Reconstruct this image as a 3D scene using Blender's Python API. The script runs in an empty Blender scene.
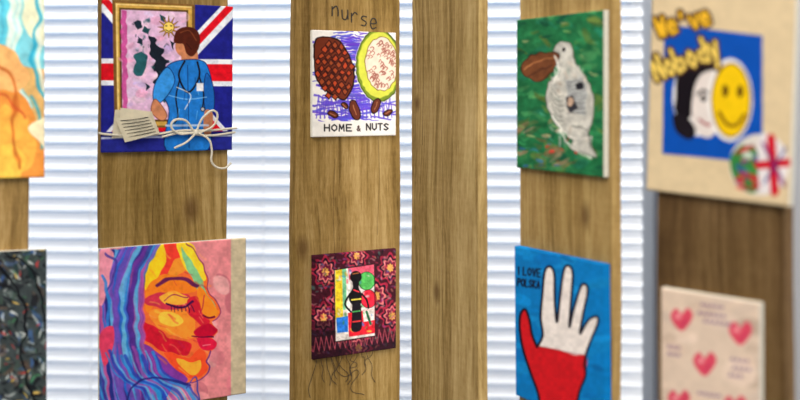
import bpy, bmesh, math, random
import numpy as np
from mathutils import Vector, Matrix
random.seed(4); rng=np.random.RandomState(7)
scene=bpy.context.scene
scene.view_settings.view_transform='Standard'
def link(o,parent=None):
    scene.collection.objects.link(o)
    if parent: o.parent=parent
    return o
def lin(c):
    c=np.asarray(c,float)/255.; return np.where(c<=.04045,c/12.92,((c+.055)/1.055)**2.4)
def L4(c): return tuple(float(v) for v in lin(c))+(1,)
# ---------------------------------------------------------------- materials
def mat_plain(name,col,rough=.6,noise=0.06,scale=30,bump=0.0,trans=0.0):
    m=bpy.data.materials.new(name); m.use_nodes=True; nt=m.node_tree; b=nt.nodes['Principled BSDF']
    tc=nt.nodes.new('ShaderNodeTexCoord'); n=nt.nodes.new('ShaderNodeTexNoise'); n.inputs['Scale'].default_value=scale
    nt.links.new(tc.outputs['Object'],n.inputs['Vector'])
    r=nt.nodes.new('ShaderNodeValToRGB'); c=np.array(L4(col)[:3])
    r.color_ramp.elements[0].position=.3; r.color_ramp.elements[1].position=.7
    r.color_ramp.elements[0].color=tuple(c*(1-noise))+(1,); r.color_ramp.elements[1].color=tuple(np.minimum(c*(1+noise),1))+(1,)
    nt.links.new(n.outputs['Fac'],r.inputs['Fac']); nt.links.new(r.outputs['Color'],b.inputs['Base Color'])
    b.inputs['Roughness'].default_value=rough
    if bump:
        bp=nt.nodes.new('ShaderNodeBump'); bp.inputs['Strength'].default_value=bump; bp.inputs['Distance'].default_value=.001
        nt.links.new(n.outputs['Fac'],bp.inputs['Height']); nt.links.new(bp.outputs['Normal'],b.inputs['Normal'])
    if trans:
        t=nt.nodes.new('ShaderNodeBsdfTranslucent'); t.inputs['Color'].default_value=(.92,.96,1,1)
        mx=nt.nodes.new('ShaderNodeMixShader'); mx.inputs[0].default_value=trans
        nt.links.new(b.outputs[0],mx.inputs[1]); nt.links.new(t.outputs[0],mx.inputs[2])
        nt.links.new(mx.outputs[0],nt.nodes['Material Output'].inputs['Surface'])
    return m
def mat_wood(name,off,dark,mid,light,knots,cracks=()):
    m=bpy.data.materials.new(name); m.use_nodes=True; nt=m.node_tree; N=nt.nodes; K=nt.links; b=N['Principled BSDF']
    def math_(op,a,bv=None,c=None):
        n=N.new('ShaderNodeMath'); n.operation=op
        for i,v in enumerate((a,bv,c)):
            if v is None: continue
            if isinstance(v,(int,float)): n.inputs[i].default_value=v
            else: K.new(v,n.inputs[i])
        return n.outputs[0]
    tc=N.new('ShaderNodeTexCoord'); ad=N.new('ShaderNodeVectorMath'); ad.operation='ADD'; ad.inputs[1].default_value=(off,off*1.7,off*.6)
    K.new(tc.outputs['Object'],ad.inputs[0])
    w=N.new('ShaderNodeTexNoise'); w.inputs['Scale'].default_value=4.2; w.inputs['Detail'].default_value=1.5
    K.new(ad.outputs[0],w.inputs['Vector'])
    ws=N.new('ShaderNodeVectorMath'); ws.operation='MULTIPLY_ADD'; ws.inputs[1].default_value=(.032,.032,0)
    K.new(w.outputs['Color'],ws.inputs[0]); K.new(ad.outputs[0],ws.inputs[2])
    def noise(sc,det,rg=.6):
        mp=N.new('ShaderNodeMapping'); mp.inputs['Scale'].default_value=sc; K.new(ws.outputs[0],mp.inputs['Vector'])
        g=N.new('ShaderNodeTexNoise'); g.inputs['Scale'].default_value=1; g.inputs['Detail'].default_value=det; g.inputs['Roughness'].default_value=rg; K.new(mp.outputs[0],g.inputs['Vector']); return g.outputs['Fac']
    g=noise((210,210,3.0),5); g2=noise((30,30,1.3),3); g3=noise((520,520,60),4,.75)
    sw_=noise((14,14,260),2,.5)
    f=math_('MULTIPLY',g2,.38); f=math_('MULTIPLY_ADD',g,.34,f); f=math_('MULTIPLY_ADD',g3,.24,f); f=math_('MULTIPLY_ADD',sw_,.04,f)
    r=N.new('ShaderNodeValToRGB'); e=r.color_ramp.elements
    e[0].position=.39; e[0].color=L4(dark); e[1].position=.62; e[1].color=L4(light); q=e.new(.5); q.color=L4(mid)
    K.new(f,r.inputs['Fac']); col=r.outputs['Color']
    # broad darker, slightly green preservative stains
    gb=N.new('ShaderNodeTexNoise'); gb.inputs['Scale'].default_value=8; gb.inputs['Detail'].default_value=3; K.new(ad.outputs[0],gb.inputs['Vector'])
    mr=N.new('ShaderNodeMapRange'); mr.inputs['From Min'].default_value=.45; mr.inputs['From Max'].default_value=.68; mr.inputs['To Max'].default_value=.4; K.new(gb.outputs['Fac'],mr.inputs['Value'])
    mc=N.new('ShaderNodeMix'); mc.data_type='RGBA'; mc.blend_type='MULTIPLY'; mc.inputs[7].default_value=(.70,.68,.46,1)
    K.new(mr.outputs[0],mc.inputs[0]); K.new(col,mc.inputs[6]); col=mc.outputs[2]
    for (kx,kz,kr) in knots:
        s=N.new('ShaderNodeVectorMath'); s.operation='SUBTRACT'; s.inputs[1].default_value=(kx,0,kz); K.new(tc.outputs['Object'],s.inputs[0])
        sc=N.new('ShaderNodeVectorMath'); sc.operation='MULTIPLY'; sc.inputs[1].default_value=(1/kr,0,.6/kr); K.new(s.outputs[0],sc.inputs[0])
        ln=N.new('ShaderNodeVectorMath'); ln.operation='LENGTH'; K.new(sc.outputs[0],ln.inputs[0])
        mr=N.new('ShaderNodeMapRange'); mr.inputs['From Min'].default_value=.4; mr.inputs['From Max'].default_value=1.5; mr.inputs['To Min'].default_value=.7; mr.inputs['To Max'].default_value=0
        K.new(ln.outputs['Value'],mr.inputs['Value'])
        mc=N.new('ShaderNodeMix'); mc.data_type='RGBA'; mc.inputs[7].default_value=L4((84,56,30))
        K.new(mr.outputs[0],mc.inputs[0]); K.new(col,mc.inputs[6]); col=mc.outputs[2]
    # drying checks: thin dark cracks along the grain
    sx=N.new('ShaderNodeSeparateXYZ'); K.new(tc.outputs['Object'],sx.inputs[0])
    for (cx,z0,z1,wd) in cracks:
        wav=math_('MULTIPLY',math_('SINE',math_('MULTIPLY',sx.outputs['Z'],31+cx*90)),.0014)
        dx=math_('ABSOLUTE',math_('SUBTRACT',math_('SUBTRACT',sx.outputs['X'],cx),wav))
        a=math_('LESS_THAN',dx,wd); a=math_('MULTIPLY',a,math_('GREATER_THAN',sx.outputs['Z'],z0)); a=math_('MULTIPLY',a,math_('LESS_THAN',sx.outputs['Z'],z1)); a=math_('MULTIPLY',a,.6)
        mc=N.new('ShaderNodeMix'); mc.data_type='RGBA'; mc.inputs[7].default_value=L4((66,44,24)); K.new(a,mc.inputs[0]); K.new(col,mc.inputs[6]); col=mc.outputs[2]
    K.new(col,b.inputs['Base Color']); b.inputs['Roughness'].default_value=.9; b.inputs['Specular IOR Level'].default_value=.12
    bp=N.new('ShaderNodeBump'); bp.inputs['Strength'].default_value=.6; bp.inputs['Distance'].default_value=.0012
    K.new(f,bp.inputs['Height']); K.new(bp.outputs['Normal'],b.inputs['Normal'])
    return m
def mat_paint():
    m=bpy.data.materials.new('acrylic_paint'); m.use_nodes=True; nt=m.node_tree; N=nt.nodes; K=nt.links; b=N['Principled BSDF']
    a=N.new('ShaderNodeAttribute'); a.attribute_name='paint'; K.new(a.outputs['Color'],b.inputs['Base Color'])
    b.inputs['Roughness'].default_value=.6; b.inputs['Specular IOR Level'].default_value=.1
    tc=N.new('ShaderNodeTexCoord'); n=N.new('ShaderNodeTexNoise'); n.inputs['Scale'].default_value=900; K.new(tc.outputs['Object'],n.inputs['Vector'])
    bp=N.new('ShaderNodeBump'); bp.inputs['Strength'].default_value=.15; bp.inputs['Distance'].default_value=.0005
    K.new(n.outputs['Fac'],bp.inputs['Height']); K.new(bp.outputs['Normal'],b.inputs['Normal']); return m
M_PAINT=mat_paint()
M_CLOTH=mat_plain('primed_canvas_cloth',(214,206,188),.8,.05,200,.3)
M_STRING=mat_plain('cotton_string',(216,206,184),.8,.12,600,.5)
M_THREAD=mat_plain('dark_thread',(34,24,22),.8)
M_PAPER=mat_plain('paper',(206,194,166),.8,.08,120)
M_BLIND=mat_plain('white_slat',(244,246,249),.5,.01,10,0,.22)
M_CORD=mat_plain('blind_cord',(205,208,214),.8)
M_WALL=mat_plain('painted_wall',(152,152,154),.9,.03,8)
M_FRAME=mat_plain('window_frame_pvc',(205,208,212),.4,.02,5)
M_FLOOR=mat_plain('carpet_floor',(120,116,110),.95,.15,150,.4)
M_CEIL=mat_plain('ceiling_paint',(235,235,232),.9,.02,20)
M_INK=mat_plain('marker_ink',(32,24,18),.7)
# ---------------------------------------------------------------- raster helpers for the paintings
def vn(x,y,s,seed=0):
    x=x/s+seed*17.3; y=y/s+seed*9.7; xi=np.floor(x).astype(np.int64); yi=np.floor(y).astype(np.int64); fx=x-xi; fy=y-yi
    fx=fx*fx*(3-2*fx); fy=fy*fy*(3-2*fy)
    def h(a,b):
        v=np.sin(a*127.1+b*311.7+seed*74.7)*43758.5453; return v-np.floor(v)
    return (h(xi,yi)*(1-fx)+h(xi+1,yi)*fx)*(1-fy)+(h(xi,yi+1)*(1-fx)+h(xi+1,yi+1)*fx)*fy
def spl(pts,closed=False,n=6):
    P=[np.array(p,float) for p in pts]; out=[]; m=len(P); rngi=range(m if closed else m-1)
    for i in rngi:
        g=(lambda k:P[k%m]) if closed else (lambda k:P[max(0,min(m-1,k))])
        a,b,c,d=g(i-1),g(i),g(i+1),g(i+2)
        for j in range(n):
            t=j/n; out.append(.5*((2*b)+(-a+c)*t+(2*a-5*b+4*c-d)*t*t+(-a+3*b-3*c+d)*t**3))
    if not closed: out.append(P[-1])
    return out
FONT={'H':[[(0,0),(0,1)],[(1,0),(1,1)],[(0,.5),(1,.5)]],'O':[[(.5,0),(0,.3),(0,.7),(.5,1),(1,.7),(1,.3),(.5,0)]],
'M':[[(0,0),(.1,1),(.5,.3),(.9,1),(1,0)]],'E':[[(1,0),(0,0),(0,1),(1,1)],[(0,.5),(.8,.5)]],'N':[[(0,0),(0,1),(1,0),(1,1)]],
'U':[[(0,1),(0,.3),(.5,0),(1,.3),(1,1)]],'T':[[(0,1),(1,1)],[(.5,1),(.5,0)]],'S':[[(1,.85),(.5,1),(0,.78),(.5,.5),(1,.25),(.5,0),(0,.15)]],
'&':[[(1,0),(.3,.8),(.6,1),(.7,.75),(.1,.3),(.4,0),(1,.4)]],'I':[[(.5,0),(.5,1)]],'L':[[(0,1),(0,0),(1,0)]],'V':[[(0,1),(.5,0),(1,1)]],
'P':[[(0,0),(0,1),(.9,.9),(.9,.55),(0,.45)]],'K':[[(0,0),(0,1)],[(1,1),(0,.45),(1,0)]],'A':[[(0,0),(.5,1),(1,0)],[(.2,.4),(.8,.4)]],
'W':[[(0,1),(.25,0),(.5,.7),(.75,0),(1,1)]],'e':[[(0,.35),(.9,.38),(.7,.68),(.2,.65),(0,.3),(.3,0),(.9,.1)]],"'":[[(.5,1),(.4,.75)]],
'v':[[(0,.65),(.5,0),(1,.65)]],'o':[[(.5,0),(0,.3),(.5,.65),(1,.3),(.5,0)]],'b':[[(0,1),(0,0),(.8,.1),(.8,.5),(0,.5)]],
'd':[[(1,1),(1,0),(.2,.1),(.2,.5),(1,.5)]],'y':[[(0,.65),(.5,0)],[(1,.65),(.2,-.4)]],'n':[[(0,.65),(0,0)],[(0,.45),(.6,.68),(.9,.4),(.9,0)]],
'u':[[(0,.65),(.1,.1),(.6,0),(.9,.3)],[(.9,.65),(.95,0)]],'r':[[(0,.65),(0,0)],[(0,.4),(.5,.68),(.9,.55)]],'s':[[(.9,.6),(.3,.65),(.1,.45),(.8,.25),(.6,0),(0,.05)]],' ':[]}
def homog(src,dst):
    A=[]
    for (x,y),(u,v) in zip(src,dst):
        A.append([x,y,1,0,0,0,-u*x,-u*y,-u]); A.append([0,0,0,x,y,1,-v*x,-v*y,-v])
    return np.linalg.svd(np.array(A,float))[2][-1].reshape(3,3)
class Art:
    """paint layer on a canvas; sheet coordinates are rectified from the drawing quad to the canvas rectangle"""
    def __init__(s,w,h,quad,step):
        s.nx=int(w/step)+1; s.ny=int(h/step)+1
        u,v=np.meshgrid(np.linspace(0,1,s.nx),np.linspace(0,1,s.ny)); s.u=u.ravel(); s.v=v.ravel()
        H=homog([(0,0),(1,0),(1,1),(0,1)],quad)
        d=H[2,0]*s.u+H[2,1]*s.v+H[2,2]; s.X=(H[0,0]*s.u+H[0,1]*s.v+H[0,2])/d; s.Y=(H[1,0]*s.u+H[1,1]*s.v+H[1,2])/d
        s.X0=s.X.copy(); s.Y0=s.Y.copy()
        s.C=np.zeros((len(s.X),3)); s.soft=.35
    def warp(s,amp,sc,seed=1):
        s.X=s.X0+(vn(s.X0,s.Y0,sc,seed)-.5)*2*amp; s.Y=s.Y0+(vn(s.X0,s.Y0,sc,seed+5)-.5)*2*amp
    def unwarp(s): s.X=s.X0; s.Y=s.Y0
    def fill(s,c): s.C[:]=c
    def mixm(s,idx,m,c): s.C[idx]=s.C[idx]*(1-m[:,None])+np.array(c,float)*m[:,None]
    def box(s,pts,pad):
        P=np.array(pts); return np.nonzero((s.X>P[:,0].min()-pad)&(s.X<P[:,0].max()+pad)&(s.Y>P[:,1].min()-pad)&(s.Y<P[:,1].max()+pad))[0]
    def segd(s,x,y,pts,closed):
        D=np.full(len(x),1e9); n=len(pts)
        for i in range(n if closed else n-1):
            a=pts[i]; b=pts[(i+1)%n]; ex,ey=b[0]-a[0],b[1]-a[1]; l=ex*ex+ey*ey+1e-9
            t=np.clip(((x-a[0])*ex+(y-a[1])*ey)/l,0,1); D=np.minimum(D,(x-a[0]-t*ex)**2+(y-a[1]-t*ey)**2)
        return np.sqrt(D)
    def poly(s,pts,c,a=1,smooth=False,soft=None,out=None,ow=1):
        if smooth: pts=spl(pts,True)
        soft=soft or s.soft; i=s.box(pts,soft*2+1)
        if len(i)==0: return
        x,y=s.X[i],s.Y[i]; ins=np.zeros(len(x),bool); n=len(pts)
        for k in range(n):
            p=pts[k]; q=pts[(k+1)%n]
            if abs(q[1]-p[1])<1e-9: continue
            ins^=((p[1]>y)!=(q[1]>y))&(x<(q[0]-p[0])*(y-p[1])/(q[1]-p[1])+p[0])
        d=s.segd(x,y,pts,True); d=np.where(ins,-d,d); s.mixm(i,np.clip(.5-d/(2*soft),0,1)*a,c)
        if out is not None: s.stroke(list(pts)+[pts[0]],ow,out)
    def stroke(s,pts,w,c,a=1,smooth=False,soft=None):
        if smooth: pts=spl(pts)
        soft=soft or s.soft; i=s.box(pts,w+soft*2)
        if len(i)==0: return
        d=s.segd(s.X[i],s.Y[i],pts,False)-w/2; s.mixm(i,np.clip(.5-d/(2*soft),0,1)*a,c)
    def ell(s,cx,cy,rx,ry,c,ang=0,a=1,out=None,ow=1,soft=None):
        k=math.radians(ang); pts=[(cx+rx*math.cos(t)*math.cos(k)-ry*math.sin(t)*math.sin(k),cy+rx*math.cos(t)*math.sin(k)+ry*math.sin(t)*math.cos(k)) for t in np.linspace(0,2*math.pi,28,endpoint=False)]
        s.poly(pts,c,a,soft=soft,out=out,ow=ow)
    def text(s,t,x,y,h,cw,c,w=1.2,gap=.35,dy=0,rot=0,out=None,ow=2.2):
        k=math.radians(rot); ca,sa=math.cos(k),math.sin(k)
        for ps in ((0,) if out is None else (1,0)):
            ox=0
            for ch in t:
                for st in FONT[ch]:
                    pp=[(ox+px*cw,-py*h) for px,py in st]; pp=[(x+a*ca-b*sa,y+a*sa+b*ca) for a,b in pp]
                    s.stroke(pp,w+(ow if ps else 0),out if ps else c)
                ox+=cw*(1+gap)
    def mottle(s,amp,sc,seed=3):
        n=(vn(s.X0,s.Y0,sc,seed)-.5)+(vn(s.X0,s.Y0,sc*.4,seed+1)-.5)*.6
        s.C*=(1+n[:,None]*amp)
    def patch(s,cols,n,size,asp=1,ang=0,box=None,a=.9,jit=25):
        x0,x1,y0,y1=box or (s.X0.min(),s.X0.max(),s.Y0.min(),s.Y0.max())
        for _ in range(n):
            cx,cy=rng.uniform(x0,x1),rng.uniform(y0,y1); c=np.array(cols[rng.randint(len(cols))],float); r=size*rng.uniform(.5,1.3)
            s.ell(cx,cy,r,r*asp*rng.uniform(.6,1.2),np.clip(c*rng.uniform(.88,1.1),0,255),ang+rng.uniform(-jit,jit),a*rng.uniform(.6,1),soft=.8)
# ---------------------------------------------------------------- planks
PL=[((-.513,.949),(-.372,1.0)),((-.3373,1.128),(-.207,1.2036)),((-.1304,1.23),(0,1.304)),((.0134,1.22),(.0839,1.089)),((.125,1.05),(.1934,.921)),((.2117,.83),(.288,.748))]
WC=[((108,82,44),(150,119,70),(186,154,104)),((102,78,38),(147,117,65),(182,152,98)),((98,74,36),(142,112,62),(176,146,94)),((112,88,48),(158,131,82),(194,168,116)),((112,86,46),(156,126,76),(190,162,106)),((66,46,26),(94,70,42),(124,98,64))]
KN=[[],[(.105,1.365,.009)],[(.012,1.31,.008)],[(.016,1.49,.005),(.062,1.27,.007)],[(.11,1.385,.007)],[]]
CR=[[],[(.06,1.05,1.41,.0004)],[(.055,1.30,1.42,.0004),(.118,1.32,1.46,.0004)],[(.03,1.44,1.62,.0006),(.075,1.2,1.5,.0005),(.045,1.1,1.33,.0005)],[(.06,1.35,1.42,.0004)],[]]
TH=[.014,.014,.014,.015,.014,.018]
BASE=.06; TOP=1.95
planks=[]
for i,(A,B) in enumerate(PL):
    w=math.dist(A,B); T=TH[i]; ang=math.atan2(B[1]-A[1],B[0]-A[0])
    bm=bmesh.new(); bmesh.ops.create_cube(bm,size=1)
    for v in bm.verts: v.co=Vector(((v.co.x+.5)*w,(v.co.y+.5)*T,BASE+(v.co.z+.5)*(TOP-BASE)))
    bmesh.ops.subdivide_edges(bm,edges=[e for e in bm.edges if abs(e.verts[0].co.z-e.verts[1].co.z)>.5],cuts=60)
    bmesh.ops.bevel(bm,geom=[e for e in bm.edges if len(e.link_faces)==2 and e.calc_face_angle(0)>1],offset=.0018,segments=2,affect='EDGES')
    for v in bm.verts:
        t=v.co.z
        if v.co.x<.01: v.co.x+=.0009*math.sin(t*7+i)+.0006*math.sin(t*29+i*2)
        if v.co.x>w-.01: v.co.x+=.0009*math.sin(t*6+i*3)+.0006*math.sin(t*27+i)
    me=bpy.data.meshes.new('timber_plank'); bm.to_mesh(me); bm.free()
    o=bpy.data.objects.new('wooden_fence_plank',me); o.location=(A[0],A[1],0); o.rotation_euler=(0,0,ang); link(o)
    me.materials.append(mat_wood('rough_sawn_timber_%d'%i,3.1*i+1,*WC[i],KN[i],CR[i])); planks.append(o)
# base sill the planks are fixed to (below the view)
bm=bmesh.new()
cen=[Vector(((A[0]+B[0])/2,(A[1]+B[1])/2,0)) for A,B in PL]; cen=[cen[0]+Vector((-.2,-.05,0))]+cen+[cen[-1]+Vector((.12,-.1,0))]
rows=[]
for k,c in enumerate(cen):
    d=(cen[min(k+1,len(cen)-1)]-cen[max(k-1,0)]).normalized(); n=Vector((-d.y,d.x,0))
    rows.append([bm.verts.new(c+n*a+Vector((0,0,z))) for a,z in ((-.11,0),(.11,0),(.11,BASE),(-.11,BASE))])
for a,b in zip(rows,rows[1:]):
    for k in range(4): bm.faces.new((a[k],a[(k+1)%4],b[(k+1)%4],b[k]))
bm.faces.new(rows[0]); bm.faces.new(rows[-1][::-1]); bmesh.ops.recalc_face_normals(bm,faces=bm.faces)
me=bpy.data.meshes.new('sill'); bm.to_mesh(me); bm.free(); me.materials.append(planks[2].data.materials[0]); link(bpy.data.objects.new('timber_base_beam',me))
# ---------------------------------------------------------------- canvases
def canvas(pi,s0,s1,z0,z1,quad,paint,T=.007,rot=0,step=.0007,edge=None,gain=1.0,sat=1.1):
    """stretched canvas panel: painted dense front, wrapped cloth edges, lying on plank pi"""
    w,h=s1-s0,z1-z0; a=Art(w,h,quad,step); paint(a); nx,ny=a.nx,a.ny; a.C*=gain
    lum=(a.C@np.array([.3,.59,.11]))[:,None]; a.C=lum+(a.C-lum)*sat; a.C=a.C+(a.C-128)*.05
    fx=(a.u-.5)*w; fz=(.5-a.v)*h; fy=np.full(len(fx),-T)
    I=np.arange(nx*ny).reshape(ny,nx)
    ring=np.concatenate([I[0,:],I[1:,-1],I[-1,-2::-1],I[-2:0:-1,0]])
    fy[ring]+=.0009
    V=np.stack([fx,fy,fz],1); nb=len(ring); back=V[ring].copy(); back[:,1]=-.0002
    mid=V[ring].copy(); V=np.concatenate([V,mid*[1.004,1,1.004],back*[1.004,1,1.004]])
    q=np.stack([I[:-1,:-1],I[1:,:-1],I[1:,1:],I[:-1,1:]],-1).reshape(-1,4)
    r0=ring; r1=np.arange(nb)+nx*ny; r2=r1+nb
    s1f=np.stack([r0,np.roll(r0,-1),np.roll(r1,-1),r1],1); s2f=np.stack([r1,np.roll(r1,-1),np.roll(r2,-1),r2],1)
    F=np.concatenate([q,s1f,s2f]); me=bpy.data.meshes.new('stretched_canvas')
    nF=len(F)
    me.vertices.add(len(V)); me.vertices.foreach_set('co',V.ravel())
    me.loops.add(nF*4+nb); me.loops.foreach_set('vertex_index',np.concatenate([F.ravel(),r2[::-1]]).astype(np.int32))
    me.polygons.add(nF+1); me.polygons.foreach_set('loop_start',np.arange(nF+1,dtype=np.int32)*4)
    mi=np.zeros(nF+1,np.int32); mi[len(q)+len(s1f):]=1; me.polygons.foreach_set('material_index',mi)
    me.update(calc_edges=True); me.validate()
    at=me.color_attributes.new('paint','FLOAT_COLOR','POINT'); C=np.ones((len(V),4)); C[:nx*ny,:3]=lin(np.clip(a.C,4,250)); C[nx*ny:nx*ny+nb,:3]=C[ring,:3]; C[nx*ny+nb:,:3]=C[ring,:3]
    at.data.foreach_set('color',C.ravel().astype(np.float32))
    me.materials.append(M_PAINT); me.materials.append(M_PAINT if edge=='wrap' else M_CLOTH)
    A,B=PL[pi]; ang=math.atan2(B[1]-A[1],B[0]-A[0]); sc=(s0+s1)/2
    e=bpy.data.objects.new('canvas_painting',me)
    e.matrix_world=Matrix.Translation((A[0]+math.cos(ang)*sc,A[1]+math.sin(ang)*sc,(z0+z1)/2))@Matrix.Rotation(ang,4,'Z')@Matrix.Rotation(math.radians(rot),4,'Y')
    link(e)
    H=homog(quad,[(0,0),(1,0),(1,1),(0,1)])
    def loc(x,y,lift=0):
        d=H[2,0]*x+H[2,1]*y+H[2,2]; u=(H[0,0]*x+H[0,1]*y+H[0,2])/d; v=(H[1,0]*x+H[1,1]*y+H[1,2])/d
        return Vector(((u-.5)*w,-T-lift,(.5-v)*h))
    return e,loc
def tube(name,pts,r,mat,parent,cyc=False):
    cu=bpy.data.curves.new(name,'CURVE'); cu.dimensions='3D'; cu.bevel_depth=r; cu.bevel_resolution=2; cu.resolution_u=6
    sp=cu.splines.new('BEZIER'); sp.bezier_points.add(len(pts)-1)
    for b,p in zip(sp.bezier_points,pts): b.co=p; b.handle_left_type=b.handle_right_type='AUTO'
    sp.use_cyclic_u=cyc; cu.materials.append(mat); o=bpy.data.objects.new(name,cu); link(o,parent); return o
BLK=(22,18,22); WHT=(238,234,228)
def p0u(a):
    a.warp(4,14); a.fill((214,172,112))
    a.poly([(-160,-20),(50,-20),(50,70),(-20,60),(-160,90)],(130,196,204))
    a.poly([(14,-20),(50,-20),(50,40),(26,34)],(224,222,190),smooth=True)
    for k in range(18): 
        x=rng.uniform(-40,36); a.stroke([(x,-20),(x+8,20),(x+2,60),(x+16,105)],rng.uniform(2,6),[(40,150,180),(100,190,204),(228,232,215),(30,120,165)][k%4],.85,True,1)
    a.poly([(-160,70),(-10,70),(14,84),(30,110),(38,140),(48,185),(-160,190)],(222,146,74),smooth=True)
    a.poly([(-20,48),(6,44),(22,62),(26,84),(4,92),(-20,86)],(232,176,116),smooth=True)
    a.poly([(0,110),(20,112),(34,140),(30,170),(8,180),(-10,150)],(236,172,84),smooth=True)
    a.poly([(-4,150),(12,146),(26,160),(20,182),(-6,184)],(238,190,90),smooth=True)
    a.stroke([(0,66),(10,78),(16,100),(10,130),(22,170)],3,(180,92,44),.8,True,1.2); a.stroke([(30,96),(38,120),(40,150)],3,(60,160,180),.8,True,1)
    a.stroke([(-5,95),(12,100),(22,118)],2.5,(190,84,50),.7,True,1); a.poly([(30,126),(50,118),(50,160),(42,150)],(236,222,184),smooth=True)
    a.mottle(.14,8)
def p0d(a):
    a.fill((60,66,66)); a.warp(3,9)
    for bx in ((-155,-20,245,450),(-20,48,245,410)):
        a.patch([(24,24,28),(60,72,64),(120,130,124),(180,184,178),(34,52,50),(86,70,60),(30,30,34),(60,84,120)],230,6,.35,35,bx,jit=70)
        a.patch([(205,205,200),(170,52,50),(220,180,90),(60,90,150),(70,120,84),(226,226,220),(16,16,20),(16,16,20),(16,16,20)],190,2.8,.35,-20,bx,jit=90)
    a.stroke([(-10,262),(14,285),(26,320),(20,360),(38,400)],2.5,(16,16,20),.9,True); a.stroke([(4,252),(30,270),(40,300),(46,340)],2.2,(16,16,20),.9,True)
    a.mottle(.25,5)
def p1u(a):
    R=(205,24,40); Bl=(34,36,124); W=(232,232,238); a.fill(Bl)
    c=(166,76)
    for d in ((60,-62),(66,74),(-66,74),(-66,-78)):
        a.stroke([c,(c[0]+d[0]*1.5,c[1]+d[1]*1.5)],17,W); a.stroke([(c[0],c[1]-1),(c[0]+d[0]*1.5,c[1]+d[1]*1.5-2)],7,R)
    a.stroke([(90,72),(245,74)],27,W); a.stroke([(90,72),(245,74)],17,R); a.stroke([(166,-10),(166,160)],30,W); a.stroke([(166,-10),(166,160)],18,R)
    a.poly([(100,132),(240,132),(240,156),(98,156)],(40,44,128)); a.stroke([(100,138),(232,136)],2,(205,208,225),.9)
    a.poly([(110,-1),(195,3),(194,128),(113,128)],(120,88,48)); a.poly([(113,2),(192,6),(191,126),(116,126)],(200,160,84))
    a.stroke([(114.5,3),(117,125)],1,(240,214,150)); a.stroke([(114,3.5),(191,7)],1,(240,214,150))
    a.poly([(117,7),(188,10),(187,122),(119,122)],(90,66,36)); a.poly([(119,9),(186,12),(186,120),(121,120)],(214,178,204)); 
    a.warp(1.5,5)
    a.patch([(228,190,206),(190,166,214),(212,196,222),(230,160,190),(236,210,220)],60,6,.6,0,(124,184,14,112),.6)
    a.poly([(119,9),(125,9),(126,120),(121,120)],(186,60,130),.75)
    tl=[(30,44,56),(36,70,76),(26,34,44),(44,90,96)]
    for k,pts in enumerate(([(132,22),(139,21),(141,27),(136,30)],[(143,25),(150,29),(148,35),(142,31)],
        [(148,36),(156,39),(155,45),(163,50),(160,56),(168,62),(166,68),(173,76),(176,86),(170,92),(162,94),(154,92),(158,86),(152,82),(157,76),(151,68),(154,60),(147,54),(150,46)],
        [(132,56),(140,52),(146,58),(145,68),(139,76),(131,72),(134,64)],[(136,36),(141,39),(140,45),(135,43)],[(158,14),(164,17),(162,23)],[(168,40),(174,43),(172,50)],[(160,100),(166,99),(163,104)],[(144,84),(148,87),(145,92)])):
        a.poly(pts,tl[k%4],smooth=len(pts)>6)
    for bx in ((130,148,20,60),(150,174,40,92)): a.patch(tl+[(150,170,190),(214,178,204)],18,1.6,.55,60,bx,jit=60)
    a.unwarp()
    for k in range(12):
        t=k*math.pi/6; a.poly([(168+4*math.cos(t-.25),28+4*math.sin(t-.25)),(168+11*math.cos(t),27+11*math.sin(t)),(168+4*math.cos(t+.25),28+4*math.sin(t+.25))],(222,176,66),out=(120,80,40),ow=.6)
    a.ell(168,27.5,5.5,5.5,(238,206,110),out=(120,80,40),ow=.7); a.stroke([(165,26),(166,26)],1,BLK); a.stroke([(170,26),(171,26)],1,BLK); a.stroke([(165,30),(168,31.5),(171,30)],.7,BLK,1,True)
    sk=(192,130,96); blue=(40,116,188); dk=(16,34,78)
    a.poly([(181,52),(190,50),(197,52),(196,66),(183,66)],sk,smooth=True)
    a.poly([(160,78),(167,66),(180,61),(200,61),(208,69),(212,90),(209,112),(207,150),(165,150),(168,112),(162,96)],blue,smooth=True,out=dk,ow=.8)
    a.poly([(166,68),(154,84),(152,100),(158,104),(168,94),(174,80)],(62,140,206),smooth=True,out=dk,ow=.7)
    a.poly([(153,100),(159,104),(166,116),(160,121),(150,112)],sk,smooth=True,out=(110,60,40),ow=.6)
    a.poly([(206,74),(212,84),(214,100),(212,114),(205,112),(203,92)],(34,98,170),smooth=True,out=dk,ow=.7)
    a.poly([(204,112),(212,114),(210,134),(203,134)],sk,smooth=True)
    a.ell(184,47,9.5,10.5,(192,128,92)); a.poly([(173,42),(176,31),(186,27),(196,30),(200,39),(198,50),(192,57),(186,54),(183,45),(178,44)],(78,34,22),smooth=True)
    a.stroke([(180,33),(189,31),(196,41)],1.2,(124,66,40),.8,True); a.stroke([(186,44),(191,50)],1,(50,20,16),.8)
    a.stroke([(184,62),(178,76),(185,92),(192,90),(199,76),(197,63)],1.8,BLK,1,True); a.stroke([(179,80),(175,98),(177,116),(173,124)],1.4,BLK,1,True); a.stroke([(199,78),(203,94),(202,108)],1.3,BLK,1,True); a.ell(202,110,2,2,(180,180,186),out=BLK,ow=.7)
    a.stroke([(176,88),(190,96),(184,110)],1,WHT,.8,True); a.stroke([(168,96),(186,100),(206,98)],1,(150,200,235),.7,True); a.stroke([(187,66),(188,148)],.8,dk,.7)
    for k in range(10): 
        x=rng.uniform(168,204); y=rng.uniform(70,125); a.stroke([(x,y),(x+rng.uniform(-3,3),y+8)],1,(110,176,226) if k%2 else (20,70,130),.6)
    a.stroke([(165,126),(207,126)],2.2,(200,210,230),.85); a.poly([(196,84),(203,84),(203,92),(196,92)],(230,228,230))
    a.mottle(.16,4)
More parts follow.
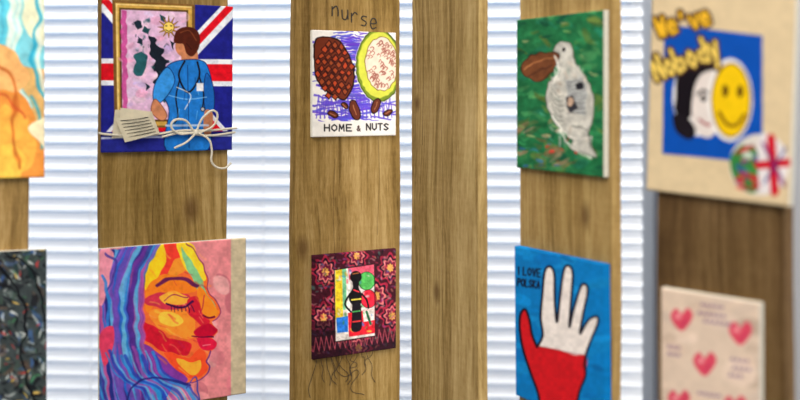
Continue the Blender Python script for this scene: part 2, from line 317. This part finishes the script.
def p1d(a):
    a.fill((222,140,142)); a.warp(1.6,9)
    a.patch([(232,156,156),(210,122,132),(228,170,166)],60,12,.6,60)
    cols=[(48,100,186),(34,66,154),(110,80,170),(136,98,182),(60,150,206),(190,90,150),(44,44,120),(110,176,214),(92,52,140)]
    a.poly([(90,256),(112,252),(140,246),(162,244),(150,262),(140,290),(138,330),(142,370),(160,395),(165,420),(90,420)],(70,94,178),smooth=True)
    prof=[(148,250),(160,244),(188,243),(197,255),(204,270),(208,280),(207,289),(213,298),(221,309),(221,314),(215,318),(212,321),(216,327),(218,333),(212,338),(217,343),(214,350),(208,354),(207,360),(209,366),(204,376),(194,382),(180,383),(170,388),(164,404),(166,420),(136,420),(138,370),(136,320),(140,280)]
    a.poly(prof,(232,112,62)); 
    a.poly([(150,248),(164,243),(168,258),(158,276),(146,292),(142,276)],(248,200,50),smooth=True)
    a.poly([(164,243),(182,243),(186,258),(176,272),(160,276),(166,258)],(228,70,56),smooth=True)
    a.poly([(172,262),(180,258),(186,268),(176,276),(166,276)],(240,150,60),smooth=True)
    a.poly([(176,243),(190,244),(200,262),(206,280),(196,280),(184,268),(178,254)],(248,210,64),smooth=True)
    a.poly([(181,246),(188,256),(202,280),(204,290),(216,308),(206,306),(196,288),(184,264)],(140,196,140),smooth=True)
    a.poly([(144,290),(158,276),(176,276),(192,284),(196,292),(180,294),(160,298),(148,312)],(240,132,48),smooth=True)
    a.poly([(142,300),(156,292),(170,292),(186,294),(192,302),(184,308),(168,310),(152,306)],(200,58,78),smooth=True)
    a.poly([(158,296),(172,291),(186,296),(190,302),(176,305),(164,303)],(248,178,72),smooth=True)
    a.poly([(198,288),(206,294),(216,308),(220,312),(212,318),(203,312),(198,300)],(244,142,50),smooth=True)
    a.poly([(188,300),(198,298),(202,312),(210,320),(206,328),(196,322),(188,312)],(200,40,58),smooth=True)
    a.poly([(150,310),(170,310),(186,312),(196,326),(190,340),(172,336),(156,326)],(246,146,60),smooth=True)
    a.poly([(160,312),(176,314),(184,322),(172,326),(160,322)],(250,196,80),smooth=True)
    a.poly([(140,320),(156,328),(172,340),(190,344),(186,356),(166,352),(148,342),(138,334)],(198,34,54),smooth=True)
    a.poly([(164,352),(186,358),(200,348),(206,358),(206,370),(192,378),(176,370)],(238,86,50),smooth=True)
    a.poly([(176,360),(190,362),(200,360),(200,370),(190,374)],(248,176,66),smooth=True)
    a.poly([(140,342),(158,352),(172,366),(186,378),(180,384),(160,378),(144,362)],(128,62,150),smooth=True)
    a.poly([(138,362),(152,372),(172,384),(166,400),(168,420),(134,420)],(56,76,168),smooth=True)
    a.poly([(148,376),(160,384),(162,402),(158,420),(148,420)],(70,166,204),smooth=True)
    for k in range(40):
        x=rng.uniform(148,202); y=rng.uniform(250,372); a.stroke([(x,y),(x+rng.uniform(4,10),y+rng.uniform(2,8))],rng.uniform(.8,2),[(250,210,90),(220,60,60),(240,130,60),(180,40,80),(250,170,120)][k%5],.45,soft=.7)
    a.poly([(194,330),(204,325),(211,323),(217,329),(217,333),(210,337),(198,337)],(186,20,54),smooth=True)
    a.poly([(197,338),(210,338),(217,343),(214,350),(205,351),(198,346)],(214,36,70),smooth=True); a.stroke([(192,336),(202,337),(213,337)],1.3,(92,14,50),1,True)
    a.stroke([(203,346),(210,345)],1.2,(240,140,150),.8); a.stroke([(204,315),(209,317),(214,316)],1.8,(110,20,50),1,True); a.stroke([(204,296),(203,306),(200,313)],1.2,(170,40,70),.8,True)
    a.stroke([(166,303),(174,307),(184,307),(193,302)],2,(64,20,66),1,True)
    for k in range(7): a.stroke([(170+k*3.4,306),(170+k*3.8,311+(k%2))],.8,(60,24,60))
    a.stroke([(164,300),(174,295),(188,298)],1.1,(150,40,80),1,True); a.stroke([(156,286),(168,279),(184,280),(197,287)],3,(96,34,80),.95,True)
    a.stroke([(187,244),(197,255),(204,270),(208,280),(207,289),(213,298),(221,309),(220,315),(213,320)],1,(120,40,90),.8,True)
    a.stroke([(210,352),(207,360),(209,367),(203,377),(193,383),(178,383)],1.3,(92,40,110),.9,True)
    for k in range(95):
        t=rng.uniform(0,1); x0=158-58*t+rng.uniform(-4,4); y0=246+12*t; x1=150-54*t; x2=142-48*t+rng.uniform(-4,4)
        x3=150-50*t; c=cols[rng.randint(len(cols))]
        a.stroke([(x0,y0-4),(x1-8,y0+28),(x2-3,318+rng.uniform(-9,9)),(x3-6,362),(x3+6+rng.uniform(-4,8),420)],rng.uniform(1.2,5.5),c,rng.uniform(.6,.95),True,.6)
    a.poly([(97,252),(112,252),(108,276),(103,302),(97,302)],(228,150,166),smooth=True); 
    a.stroke([(104,254),(116,262),(106,290)],2.2,(70,60,140),.8,True); a.stroke([(100,276),(108,300),(104,330)],3,(60,130,200),.85,True)
    a.poly([(99,330),(112,326),(110,350),(103,366),(98,352)],(218,72,104),smooth=True)
    for k in range(14):
        x=104+k*4; a.stroke([(x,352+rng.uniform(-8,8)),(x+12,376),(x+34,388),(x+44,404)],rng.uniform(1.5,4),[(50,136,204),(46,72,170),(110,176,214),(150,80,160)][k%4],.8,True,.6)
    a.stroke([(122,420),(134,384),(160,378),(190,386)],2,(44,40,110),.8,True)
    a.stroke([(186,388),(196,376),(199,400)],1.5,(70,70,150),.9,True)
    a.unwarp(); a.poly([(231,235),(250,235),(250,400),(231,400)],(200,184,154)); a.mottle(.13,5)
def p2u(a):
    a.fill((232,226,218)); a.warp(.8,4)
    for k in range(210):
        y=rng.uniform(32,122); x=rng.uniform(309,360) if rng.rand()<.7 else rng.uniform(340,394); l=rng.uniform(10,26)
        a.stroke([(x,y),(x+l,y+rng.uniform(-4,4))],rng.uniform(.8,2.1),(74+rng.randint(34),58+rng.randint(34),166+rng.randint(30)),.88)
    for k in range(18):
        x=314+k*4.3; a.stroke([(x,118),(x+3,96),(x+5,118)],1.1,(92,74,184),.8)
    a.ell(379,66,24.5,37,(236,230,222)); a.ell(379,66,23.5,36,(118,136,46),0,out=(60,70,28),ow=1); a.ell(379.5,65,21.5,33,(204,204,84)); a.ell(382,64,17,27,(230,210,190),out=(120,100,50),ow=.8)
    for k in range(70):
        t=rng.uniform(0,6.28); r=math.sqrt(rng.uniform(0,1)); x=382+14.5*r*math.cos(t); y=64+24*r*math.sin(t)
        a.stroke([(x-2,y),(x,y-1.6),(x+1.6,y+.6),(x,y+2)],.8,(150,92,80),.9,True)
    pts=[(313,44),(322,37),(336,40),(347,52),(353,70),(352,88),(343,100),(333,96),(322,88),(314,76)]
    a.poly(pts,(104,48,30),smooth=True,out=(30,14,12),ow=1.4)
    for r in range(10):
        for c in range(7):
            x=313+c*7+(r%2)*3.4; y=42+r*6.4+c*1.2
            if ((x-333)/20)**2+((y-69)/30)**2<.92:
                a.poly([(x-3.2,y),(x,y-3.6),(x+3.2,y),(x,y+3.6)],(146+rng.randint(34),72,42),out=(44,18,16),ow=1)
    for x,y,an,rx in ((332,115,25,5.5),(354,110,75,10),(376,106,110,8),(388,113,150,5),(344,106,40,4)):
        a.ell(x,y,rx,rx*.48,(98,48,34),an,out=(28,14,14),ow=1); k=math.radians(an); a.stroke([(x-rx*.5*math.cos(k),y-rx*.5*math.sin(k)),(x+rx*.5*math.cos(k),y+rx*.5*math.sin(k))],.8,(190,130,90),.8)
    a.unwarp(); a.poly([(305,122),(400,120.5),(400,140),(305,140)],(228,222,214)); 
    a.text('HOME',323,131,6.2,5.0,BLK,1.3,.5); a.text('NUTS',366,130,6.2,4.0,BLK,1.3,.5); a.text('&',356,131,5,3.4,(60,40,40),1.1); a.mottle(.06,5)
def p2d(a):
    a.fill((66,24,36)); 
    for cx,cy,r in ((324,272,15),(390,268,14),(322,318,15),(392,316,14),(356,256,13),(358,348,14),(340,300,16),(376,296,16)):
        for q,c in ((r,(150,40,62)),(r*.82,(34,18,32)),(r*.66,(200,110,110)),(r*.5,(110,30,56)),(r*.28,(216,160,90))):
            a.poly([(cx+q*(1+.16*math.cos(8*t))*math.cos(t)*.85,cy+q*(1+.16*math.cos(8*t))*math.sin(t)) for t in np.linspace(0,6.283,48,endpoint=False)],c)
    a.patch([(196,56,80),(40,16,30),(222,150,120),(130,60,110),(24,16,26),(80,90,120),(190,130,130),(70,100,90)],520,1.7,.45,jit=90)
    a.poly([(308,322),(333,320),(333,345),(380,338),(398,334),(398,352),(308,364)],(34,16,26),.6)
    for k in range(16): a.stroke([(312+k*5.4,352-k*.7),(314+k*5.4,338-k*.7),(317+k*5.4,350-k*.7)],.9,(170,80,90),.8)
    a.poly([(333,270),(374,264),(375,336),(334,342)],(214,204,196)); a.poly([(334,270),(341,269),(342,318),(334,320)],(236,204,60)); a.poly([(341,269),(345,268.5),(346,310),(342,310)],(120,186,140))
    a.poly([(345,268),(349,267.6),(349,330),(346,331)],(228,226,214)); a.poly([(335,318),(347,316),(347,332),(336,333)],(50,116,196)); a.poly([(347,268),(374,264),(374,276),(348,280)],(222,96,116))
    a.ell(366,281,8.5,9,(90,174,92),out=(40,70,44),ow=.7); a.ell(368,299,8,9,(216,46,66),out=(90,20,30),ow=.7); a.poly([(347,313),(374,309),(375,333),(348,337)],(206,40,54)); a.poly([(362,311),(374,309),(374,320),(363,322)],(226,214,204))
    a.patch([(226,216,206),(210,50,70),(90,170,96),(60,110,170),(236,196,80),(24,20,24),(226,216,206)],44,2.2,.5,60,(336,373,268,334),.85,80)
    a.ell(355,277,6,6,BLK); a.poly([(352,282),(358,282),(358,288),(361,295),(360,304),(354,306),(349,302),(348,295),(352,288)],BLK,smooth=True)
    a.poly([(352,304),(359,303),(361,318),(360,330),(351,331),(351,318)],(28,22,30),smooth=True); a.stroke([(349,294),(344,304),(350,312)],1.8,BLK,1,True); a.stroke([(361,294),(366,300),(368,308)],1.8,BLK,1,True); a.stroke([(366,312),(370,324)],2.4,(40,90,60))
    a.stroke([(353,290),(358,292)],1.4,(220,60,70)); a.stroke([(351,300),(360,299)],1.6,(230,210,90)); a.stroke([(352,312),(359,311)],1.4,(80,160,90)); a.stroke([(352,322),(360,321)],1.4,(210,60,60)); a.stroke([(352,274),(358,273)],1,(200,120,60),.8)
    a.stroke([(333,270),(374,264),(375,336),(334,342),(333,270)],.9,(40,20,24)); a.mottle(.3,3)
def p4u(a):
    a.fill((40,106,68)); a.warp(2.5,9)
    a.patch([(32,92,58),(54,126,80),(24,76,56),(78,140,90),(42,114,88),(100,116,60)],170,8,.4,10,jit=40)
    a.patch([(110,94,62),(134,112,84),(150,130,104),(90,110,70)],34,7,.35,-15,(516,575,120,168)); a.patch([(150,180,110),(170,170,120),(90,160,130)],26,4,.35,20,(520,600,20,170))
    a.patch([(190,60,50)],9,1.8,.8,0,(545,590,132,160)); a.patch([(60,110,150)],8,4,.4,0,(518,560,140,166))
    a.unwarp(); a.warp(1.2,5)
    a.poly([(553,52),(560,43),(569,42),(575,50),(576,64),(586,76),(594,94),(595,118),(590,134),(594,150),(598,160),(584,154),(572,150),(574,140),(562,130),(551,116),(547,98),(549,82),(560,72),(556,62)],(196,192,182),smooth=True,out=(104,108,96),ow=1)
    a.patch([(214,208,196),(176,176,170),(150,160,150),(226,220,208),(190,176,160)],60,3.5,.4,60,(552,592,60,145),.7,40)
    a.poly([(521,66),(532,54),(546,52),(556,52),(560,58),(552,72),(540,80),(528,76)],(112,70,46),smooth=True,out=(54,32,24),ow=1); a.stroke([(524,68),(540,60),(556,58)],1.2,(176,120,80),.9,True)
    a.stroke([(528,74),(544,68),(554,64)],1,(60,36,30),.9,True); a.ell(565,50,2,2.2,BLK)
    a.poly([(566,80),(584,78),(588,96),(586,116),(570,112)],(184,184,180)); 
    for k in range(11): a.stroke([(568,82+k*3.2),(586,80+k*3.3)],1,(70,72,76),.75)
    a.poly([(566,98),(574,96),(578,110),(570,114)],(50,50,56)); a.poly([(576,84),(584,84),(584,90),(577,91)],(40,40,46)); a.ell(571,102,3,4,(176,150,130))
    for k in range(7): a.stroke([(551+k*.5,88+k*5),(558,96+k*5),(564,96+k*5)],1,(130,130,120),.8,True)
    a.stroke([(552,116),(566,134),(582,140),(592,140)],1.4,(236,230,220),.9,True); a.stroke([(560,130),(572,148),(592,160)],2,(216,212,200),.9,True); a.stroke([(572,126),(588,132),(592,150)],1.2,(100,100,94),.9,True)
    a.stroke([(555,56),(560,68),(552,84)],2,(226,222,212),.9,True); a.unwarp(); a.mottle(.22,5)
def p4d(a):
    a.fill((18,118,178)); a.patch([(24,130,190),(14,104,164),(34,140,198)],60,12,.4,10)
    o=2.4; W=(232,222,214); R=(194,34,42); K=(20,16,30)
    hand=[(537,348),(543,336),(541,318),(543,296),(545,276),(548,268),(553,268),(556,276),(556,298),(558,322),(561,300),(564,278),(567,267),(572,266),(575,274),(573,300),(571,326),(575,310),(580,294),(584,284),(589,284),(590,292),(586,310),(582,332),(588,322),(594,316),(600,315),(600,322),(594,336),(588,352),(586,364)]
    a.poly(hand+[(580,366),(540,350)],W,smooth=True)
    red=[(537,346),(548,348),(562,350),(576,354),(588,354),(587,372),(580,392),(574,420),(542,420),(538,396),(530,374),(522,350),(519,330),(520,316),(525,312),(529,320),(532,336)]
    a.poly(red,R,smooth=True)
    a.stroke(hand,o,K,1,True); a.stroke([(586,362),(587,374),(580,392),(574,425)],o,K,1,True)
    a.stroke([(542,425),(538,396),(530,374),(522,350),(519,330),(520,316),(525,311),(529,320),(532,336),(537,348)],o,K,1,True); a.stroke([(537,347),(556,350),(588,354)],.8,(120,30,40),.6,True)
    a.text('I',517,276,7,3,K,1.6); a.text('LOVE',523,276.5,7.4,3.3,K,1.5,.5,rot=4); a.text('POLSKA',517,287.5,7.4,2.8,K,1.4,.45,rot=5); a.mottle(.1,4)
def p5u(a):
    cream=(218,196,160); a.fill(cream); a.poly([(666,18),(762,26),(766,158),(661,150)],(16,80,164))
    a.ell(702,86,29,44,(238,232,226),8); a.poly([(676,90),(678,66),(690,50),(706,46),(718,50),(722,62),(710,62),(700,68),(694,84),(694,104),(686,112),(675,104)],(24,18,24),smooth=True)
    a.poly([(694,84),(700,68),(710,62),(722,62),(726,84),(724,112),(712,130),(700,128),(692,110)],(226,214,206),smooth=True)
    a.stroke([(698,86),(704,82),(709,85)],2.6,BLK,1,True); a.ell(704,90,2.8,3.4,BLK); a.stroke([(714,92),(718,102),(712,104)],1.6,(90,70,70),1,True); a.stroke([(700,112),(708,118),(714,114)],2.4,(150,50,60),1,True)
    a.poly([(673,108),(687,110),(696,124),(690,134),(676,126)],(30,24,30),smooth=True)
    a.ell(731,92,23,43,(238,232,226)); a.ell(732,92,19.5,38,(236,196,30),out=(130,90,20),ow=1.8)
    a.ell(726,82,3,6.5,(90,60,16)); a.ell(741,82,3,6.5,(90,60,16)); a.stroke([(720,104),(728,116),(738,117),(746,106)],3.2,(110,70,16),1,True)
    a.text("We've",661,30,17,7.8,(236,186,60),3.4,.42,rot=-15,out=(84,56,36),ow=5); a.text('Nobody',658,73,23,8.4,(240,208,110),3.6,.42,rot=-22,out=(76,50,36),ow=5)
    a.ell(762,160,31,34,(222,212,202)); a.poly([(733,150),(752,134),(764,160),(760,190),(744,186),(734,170)],(60,128,66),smooth=True); a.patch([(60,130,66),(196,44,52),(206,50,60),(220,214,210),(50,80,150)],44,5,.6,box=(736,766,136,188))
    a.poly([(762,128),(784,134),(793,156),(790,178),(776,190),(764,188)],(230,222,220),smooth=True); a.stroke([(774,130),(780,190)],9,(190,30,48)); a.stroke([(762,160),(794,156)],9,(190,30,48)); a.stroke([(766,136),(790,182)],4,(110,40,100),.7); a.stroke([(790,140),(768,180)],3,(50,50,120),.6)
    a.mottle(.05,8)
def p5d(a):
    a.fill((216,194,174)); a.patch([(222,200,182),(210,186,166)],30,14,.6)
    def heart(x,y,r):
        a.poly([(x,y+r),(x-r*.75,y+r*.3),(x-r*.95,y-r*.35),(x-r*.5,y-r*.85),(x,y-r*.4),(x+r*.5,y-r*.85),(x+r*.95,y-r*.35),(x+r*.75,y+r*.3)],(204,80,98),smooth=True,soft=1); a.ell(x-r*.3,y-r*.2,r*.3,r*.25,(226,140,146),soft=1); a.stroke([(x,y+r*.7),(x+r*.5,y)],1.5,(170,50,90),.7)
    for h in ((683,318,12),(744,333,12.5),(707,362,12.5),(680,398,12),(738,404,12),(708,430,11)): heart(*h)
    for x0,y0,n in ((703,306,5),(700,314,6),(706,322,6),(668,346,3),(668,353,3),(734,360,4),(736,368,4),(732,375,3),(700,392,5),(668,425,4),(726,440,4)):
        for k in range(n): a.stroke([(x0+k*5,y0+k*.8),(x0+k*5+1.5,y0-2.5+k*.8),(x0+k*5+3,y0+k*.8)],1.4,(120,90,126),.9)
    a.mottle(.05,8)
c0u,_=canvas(0,-.011,.165,1.4182,1.6007,[(-155,-12),(44,-6),(44,177),(-155,182)],p0u,step=.0011)
c0d,_=canvas(0,-.006,.167,1.1678,1.3453,[(-149,259.5),(46,250),(46,427.5),(-149,448)],p0d,step=.0009)
c1u,f1u=canvas(1,.0005,.1537,1.4351,1.6062,[(101,-1),(234,7),(231,150),(101,152)],p1u,rot=.4,step=.0006,edge='wrap')
c1d,f1d=canvas(1,-.003,.1707,1.1401,1.3269,[(98,249),(246,239),(246,393),(98,416)],p1d,step=.0006)
c2u,f2u=canvas(2,.0222,.1399,1.4482,1.5802,[(311,30),(397,33),(396,135),(311,137)],p2u,step=.00055)
c2d,f2d=canvas(2,.0235,.1401,1.1729,1.3011,[(312,256),(396,249),(396,348),(312,360)],p2d,step=.00055,edge='wrap')
c4u,_=canvas(4,.0055,.1440,1.4246,1.5779,[(517,19),(605,11),(604,180),(516,165)],p4u,step=.0007)
c4d,_=canvas(4,.0025,.1470,1.1883,1.3432,[(514,248),(607,263),(607,430),(514,397)],p4d,rot=-.9,step=.0007,edge='wrap')
c5u,_=canvas(5,-.0006,.1210,1.4197,1.604,[(657,-35),(792,-48),(795,206),(643,190)],p5u,rot=2,step=.0007,gain=.94)
c5d,_=canvas(5,.010,.0950,1.2213,1.3422,[(661,287),(763,306),(762,459),(661,432)],p5d,step=.0006,gain=.96)
# ---- string bow and folded paper fixed to the nurse painting
r=.0013
tube('cord_wrap',[f1u(98,133,-.003),f1u(102,134,.0015),f1u(150,135,.002),f1u(178,131,.003),f1u(205,131,.003),f1u(233,129,.0015),f1u(237,129,-.004)],r,M_STRING,c1u)
tube('cord_wrap_lower',[f1u(160,137,.003),f1u(180,133,.004),f1u(205,136,.003),f1u(234,133,.001)],r,M_STRING,c1u)
tube('bow_loop_1',[f1u(192,132,.004),f1u(180,120,.008),f1u(168,124,.009),f1u(174,133,.007),f1u(192,133,.004)],r,M_STRING,c1u)
tube('bow_loop_2',[f1u(194,132,.004),f1u(202,116,.008),f1u(212,112,.009),f1u(212,124,.008),f1u(196,134,.004)],r,M_STRING,c1u)
tube('bow_tail_1',[f1u(195,133,.005),f1u(206,140,.007),f1u(209,150,.006),f1u(210,163,.004),f1u(222,168,.003),f1u(229,163,.003)],r,M_STRING,c1u)
tube('bow_tail_2',[f1u(193,134,.005),f1u(184,142,.006),f1u(172,148,.004)],r,M_STRING,c1u)
bm=bmesh.new(); bmesh.ops.create_uvsphere(bm,u_segments=12,v_segments=8,radius=.0034,matrix=Matrix.Translation(f1u(194,133,.004)))
me=bpy.data.meshes.new('bow_knot'); bm.to_mesh(me); bm.free(); me.materials.append(M_STRING); link(bpy.data.objects.new('bow_knot',me),c1u)
def sheet(name,quad,parent,f,lift,bulge,mat):
    bm=bmesh.new(); n=8; g=[]
    for j in range(n+1):
        row=[]
        for i in range(n+1):
            u,v=i/n,j/n; p=[(1-u)*(1-v)*quad[0][k]+u*(1-v)*quad[1][k]+u*v*quad[2][k]+(1-u)*v*quad[3][k] for k in (0,1)]
            row.append(bm.verts.new(f(p[0],p[1],lift+bulge*math.sin(u*math.pi)*(.6+.4*v))))
        g.append(row)
    for j in range(n):
        for i in range(n): bm.faces.new((g[j][i],g[j+1][i],g[j+1][i+1],g[j][i+1]))
    me=bpy.data.meshes.new(name); bm.to_mesh(me); bm.free(); me.materials.append(mat); o=bpy.data.objects.new(name,me); link(o,parent)
    s=o.modifiers.new('t','SOLIDIFY'); s.thickness=.0006; return o
sheet('letter_page_1',[(113,110),(150,112),(158,134),(110,138)],c1u,f1u,.0022,.003,M_PAPER)
sheet('letter_page_2',[(118,108),(148,112),(150,128),(116,126)],c1u,f1u,.0045,.003,M_PAPER)
sheet('letter_page_3',[(112,118),(146,114),(156,133),(122,142)],c1u,f1u,.007,.003,M_PAPER)
for k in range(6): tube('letter_writing',[f1u(117+k*1.6,121+k*3.2,.0078),f1u(131+k*1.6,119.5+k*2.9,.0106),f1u(145+k*1.5,117.5+k*2.8,.008)],.0004,M_INK,c1u)
# ---- loose threads hanging from the textile picture
for k in range(12):
    x=315+k*5.2; y=358-k*.8; e=rng.uniform(-6,8); L=rng.uniform(14,44)
    tube('loose_thread',[f2d(x,y,-.002),f2d(x+1,y+6,-.0045),f2d(x+e,y+L*.5,-.006),f2d(x+e+rng.uniform(-6,8),y+L*.8,-.0062),f2d(x+e*1.5,y+L,-.0063)],.0003,M_THREAD,c2d)
tube('loose_thread',[f2d(330,357,-.005),f2d(346,378,-.0062),f2d(360,372,-.0062),f2d(352,390,-.0062),f2d(366,396,-.0062)],.0003,M_THREAD,c2d)
# ---- handwritten word on the timber above the fruit painting
def write_on_plank(pi,word,x0,y0,dx,dy,h,cw):
    par=planks[pi]; ox=x0; oz=y0
    cu=bpy.data.curves.new('handwritten_word','CURVE'); cu.dimensions='3D'; cu.bevel_depth=.0008; cu.bevel_resolution=1
    for ch in word:
        for st in FONT[ch]:
            sp=cu.splines.new('POLY'); pts=spl([(ox+p[0]*cw,oz+p[1]*h) for p in st]); sp.points.add(len(pts)-1)
            for q,p in zip(sp.points,pts): q.co=(p[0],-.0002,p[1],1)
        ox+=dx; oz+=dy
    cu.materials.append(M_INK); o=bpy.data.objects.new('handwritten_word',cu); link(o,par)
write_on_plank(2,'nurse',.052,1.599,.0136,-.0035,.019,.009)
# ---------------------------------------------------------------- room shell
def boxobj(name,x0,x1,y0,y1,z0,z1,mat,parent=None):
    bm=bmesh.new(); bmesh.ops.create_cube(bm,size=1)
    for v in bm.verts: v.co=Vector((x0+(v.co.x+.5)*(x1-x0),y0+(v.co.y+.5)*(y1-y0),z0+(v.co.z+.5)*(z1-z0)))
    me=bpy.data.meshes.new(name); bm.to_mesh(me); bm.free(); me.materials.append(mat); return link(bpy.data.objects.new(name,me),parent)
WX0,WX1,WZ0,WZ1=-1.5,.56,.55,2.25; WY=2.15
boxobj('floor',-3,3,-2.6,WY+.2,-.1,0,M_FLOOR); boxobj('ceiling',-3,3,-2.6,WY+.2,2.7,2.8,M_CEIL)
boxobj('wall_left',-3.1,-3,-2.6,WY+.2,0,2.7,M_WALL); boxobj('wall_right',3,3.1,-2.6,WY+.2,0,2.7,M_WALL)
wb=bpy.data.objects.new('wall_back',None); link(wb)
boxobj('below',-3,3,WY,WY+.2,0,WZ0,M_WALL,wb); boxobj('above',-3,3,WY,WY+.2,WZ1,2.7,M_WALL,wb); boxobj('left_pier',-3,WX0,WY,WY+.2,WZ0,WZ1,M_WALL,wb); boxobj('right_pier',WX1,3,WY,WY+.2,WZ0,WZ1,M_WALL,wb)
win=bpy.data.objects.new('window_1',None); link(win)
for nm,a in (('frame_l',(WX0,WX0+.05,WZ0,WZ1)),('frame_r',(WX1-.05,WX1,WZ0,WZ1)),('frame_b',(WX0,WX1,WZ0,WZ0+.05)),('frame_t',(WX0,WX1,WZ1-.05,WZ1))):
    boxobj(nm,a[0],a[1],WY+.06,WY+.12,a[2],a[3],M_FRAME,win)
# venetian blind
bl=bpy.data.objects.new('venetian_blind',None); link(bl)
BX0,BX1,BY=-1.45,.47,1.97; pitch=.0275; sw=.0295; tilt=math.radians(50)
bm=bmesh.new(); nz=int((2.2-.62)/pitch)
for k in range(nz):
    z=.62+k*pitch; rowa=[];rowb=[]
    for j in range(6):
        u=(j/5-.5); c=.0022*(1-4*u*u)
        y=u*sw*math.cos(tilt)-c*math.sin(tilt); zz=u*sw*math.sin(tilt)+c*math.cos(tilt)
        sag=.0006*math.sin(k*1.7)
        rowa.append(bm.verts.new((BX0,y,z+zz+sag))); rowb.append(bm.verts.new((BX1,y,z+zz-sag)))
    for j in range(5): bm.faces.new((rowa[j],rowb[j],rowb[j+1],rowa[j+1]))
me=bpy.data.meshes.new('slats'); bm.to_mesh(me); bm.free(); me.materials.append(M_BLIND)
for p in me.polygons: p.use_smooth=True
sl=link(bpy.data.objects.new('slats',me),bl)
boxobj('head_rail',BX0,BX1,-.02,.02,2.2,2.24,M_BLIND,bl); boxobj('bottom_rail',BX0,BX1,-.012,.012,.585,.60,M_BLIND,bl)
for x in (-1.3,-.9,-.62,-.27,.06,.36):
    tube('ladder_cord',[Vector((x,-.012,.6)),Vector((x,-.012,1.4)),Vector((x,-.012,2.2))],.0011,M_CORD,bl)
bl.location=(0,BY,0); bl.rotation_euler=(0,0,math.radians(-4))
# ---------------------------------------------------------------- light
w=bpy.data.worlds.new('daylight'); scene.world=w; w.use_nodes=True; bg=w.node_tree.nodes['Background']; bg.inputs[0].default_value=(.52,.69,.98,1); bg.inputs[1].default_value=.7
def area(name,loc,rot,sx,sy,e,c):
    l=bpy.data.lights.new(name,'AREA'); l.shape='RECTANGLE'; l.size=sx; l.size_y=sy; l.energy=e; l.color=c
    o=bpy.data.objects.new(name,l); o.location=loc; o.rotation_euler=rot; link(o)
area('ceiling_light_panel',(-.6,-.6,2.65),(0,0,0),1.8,1.8,76,(1,.95,.86))
area('ceiling_light_panel',(-.2,1.65,2.66),(0,0,0),2.0,.5,34,(.97,.98,1))
area('side_window_light',(2.9,.6,1.6),(0,math.radians(90),0),1.6,1.8,90,(1,.97,.93))
# ---------------------------------------------------------------- camera
cam=bpy.data.cameras.new('camera'); co=bpy.data.objects.new('camera',cam); link(co); co.location=(0,0,1.5); co.rotation_euler=(math.radians(90),0,0)
cam.sensor_width=36; cam.lens=45; cam.shift_y=-105/800; cam.clip_start=.02
cam.dof.use_dof=True; cam.dof.focus_distance=1.22; cam.dof.aperture_fstop=2.9
scene.camera=co
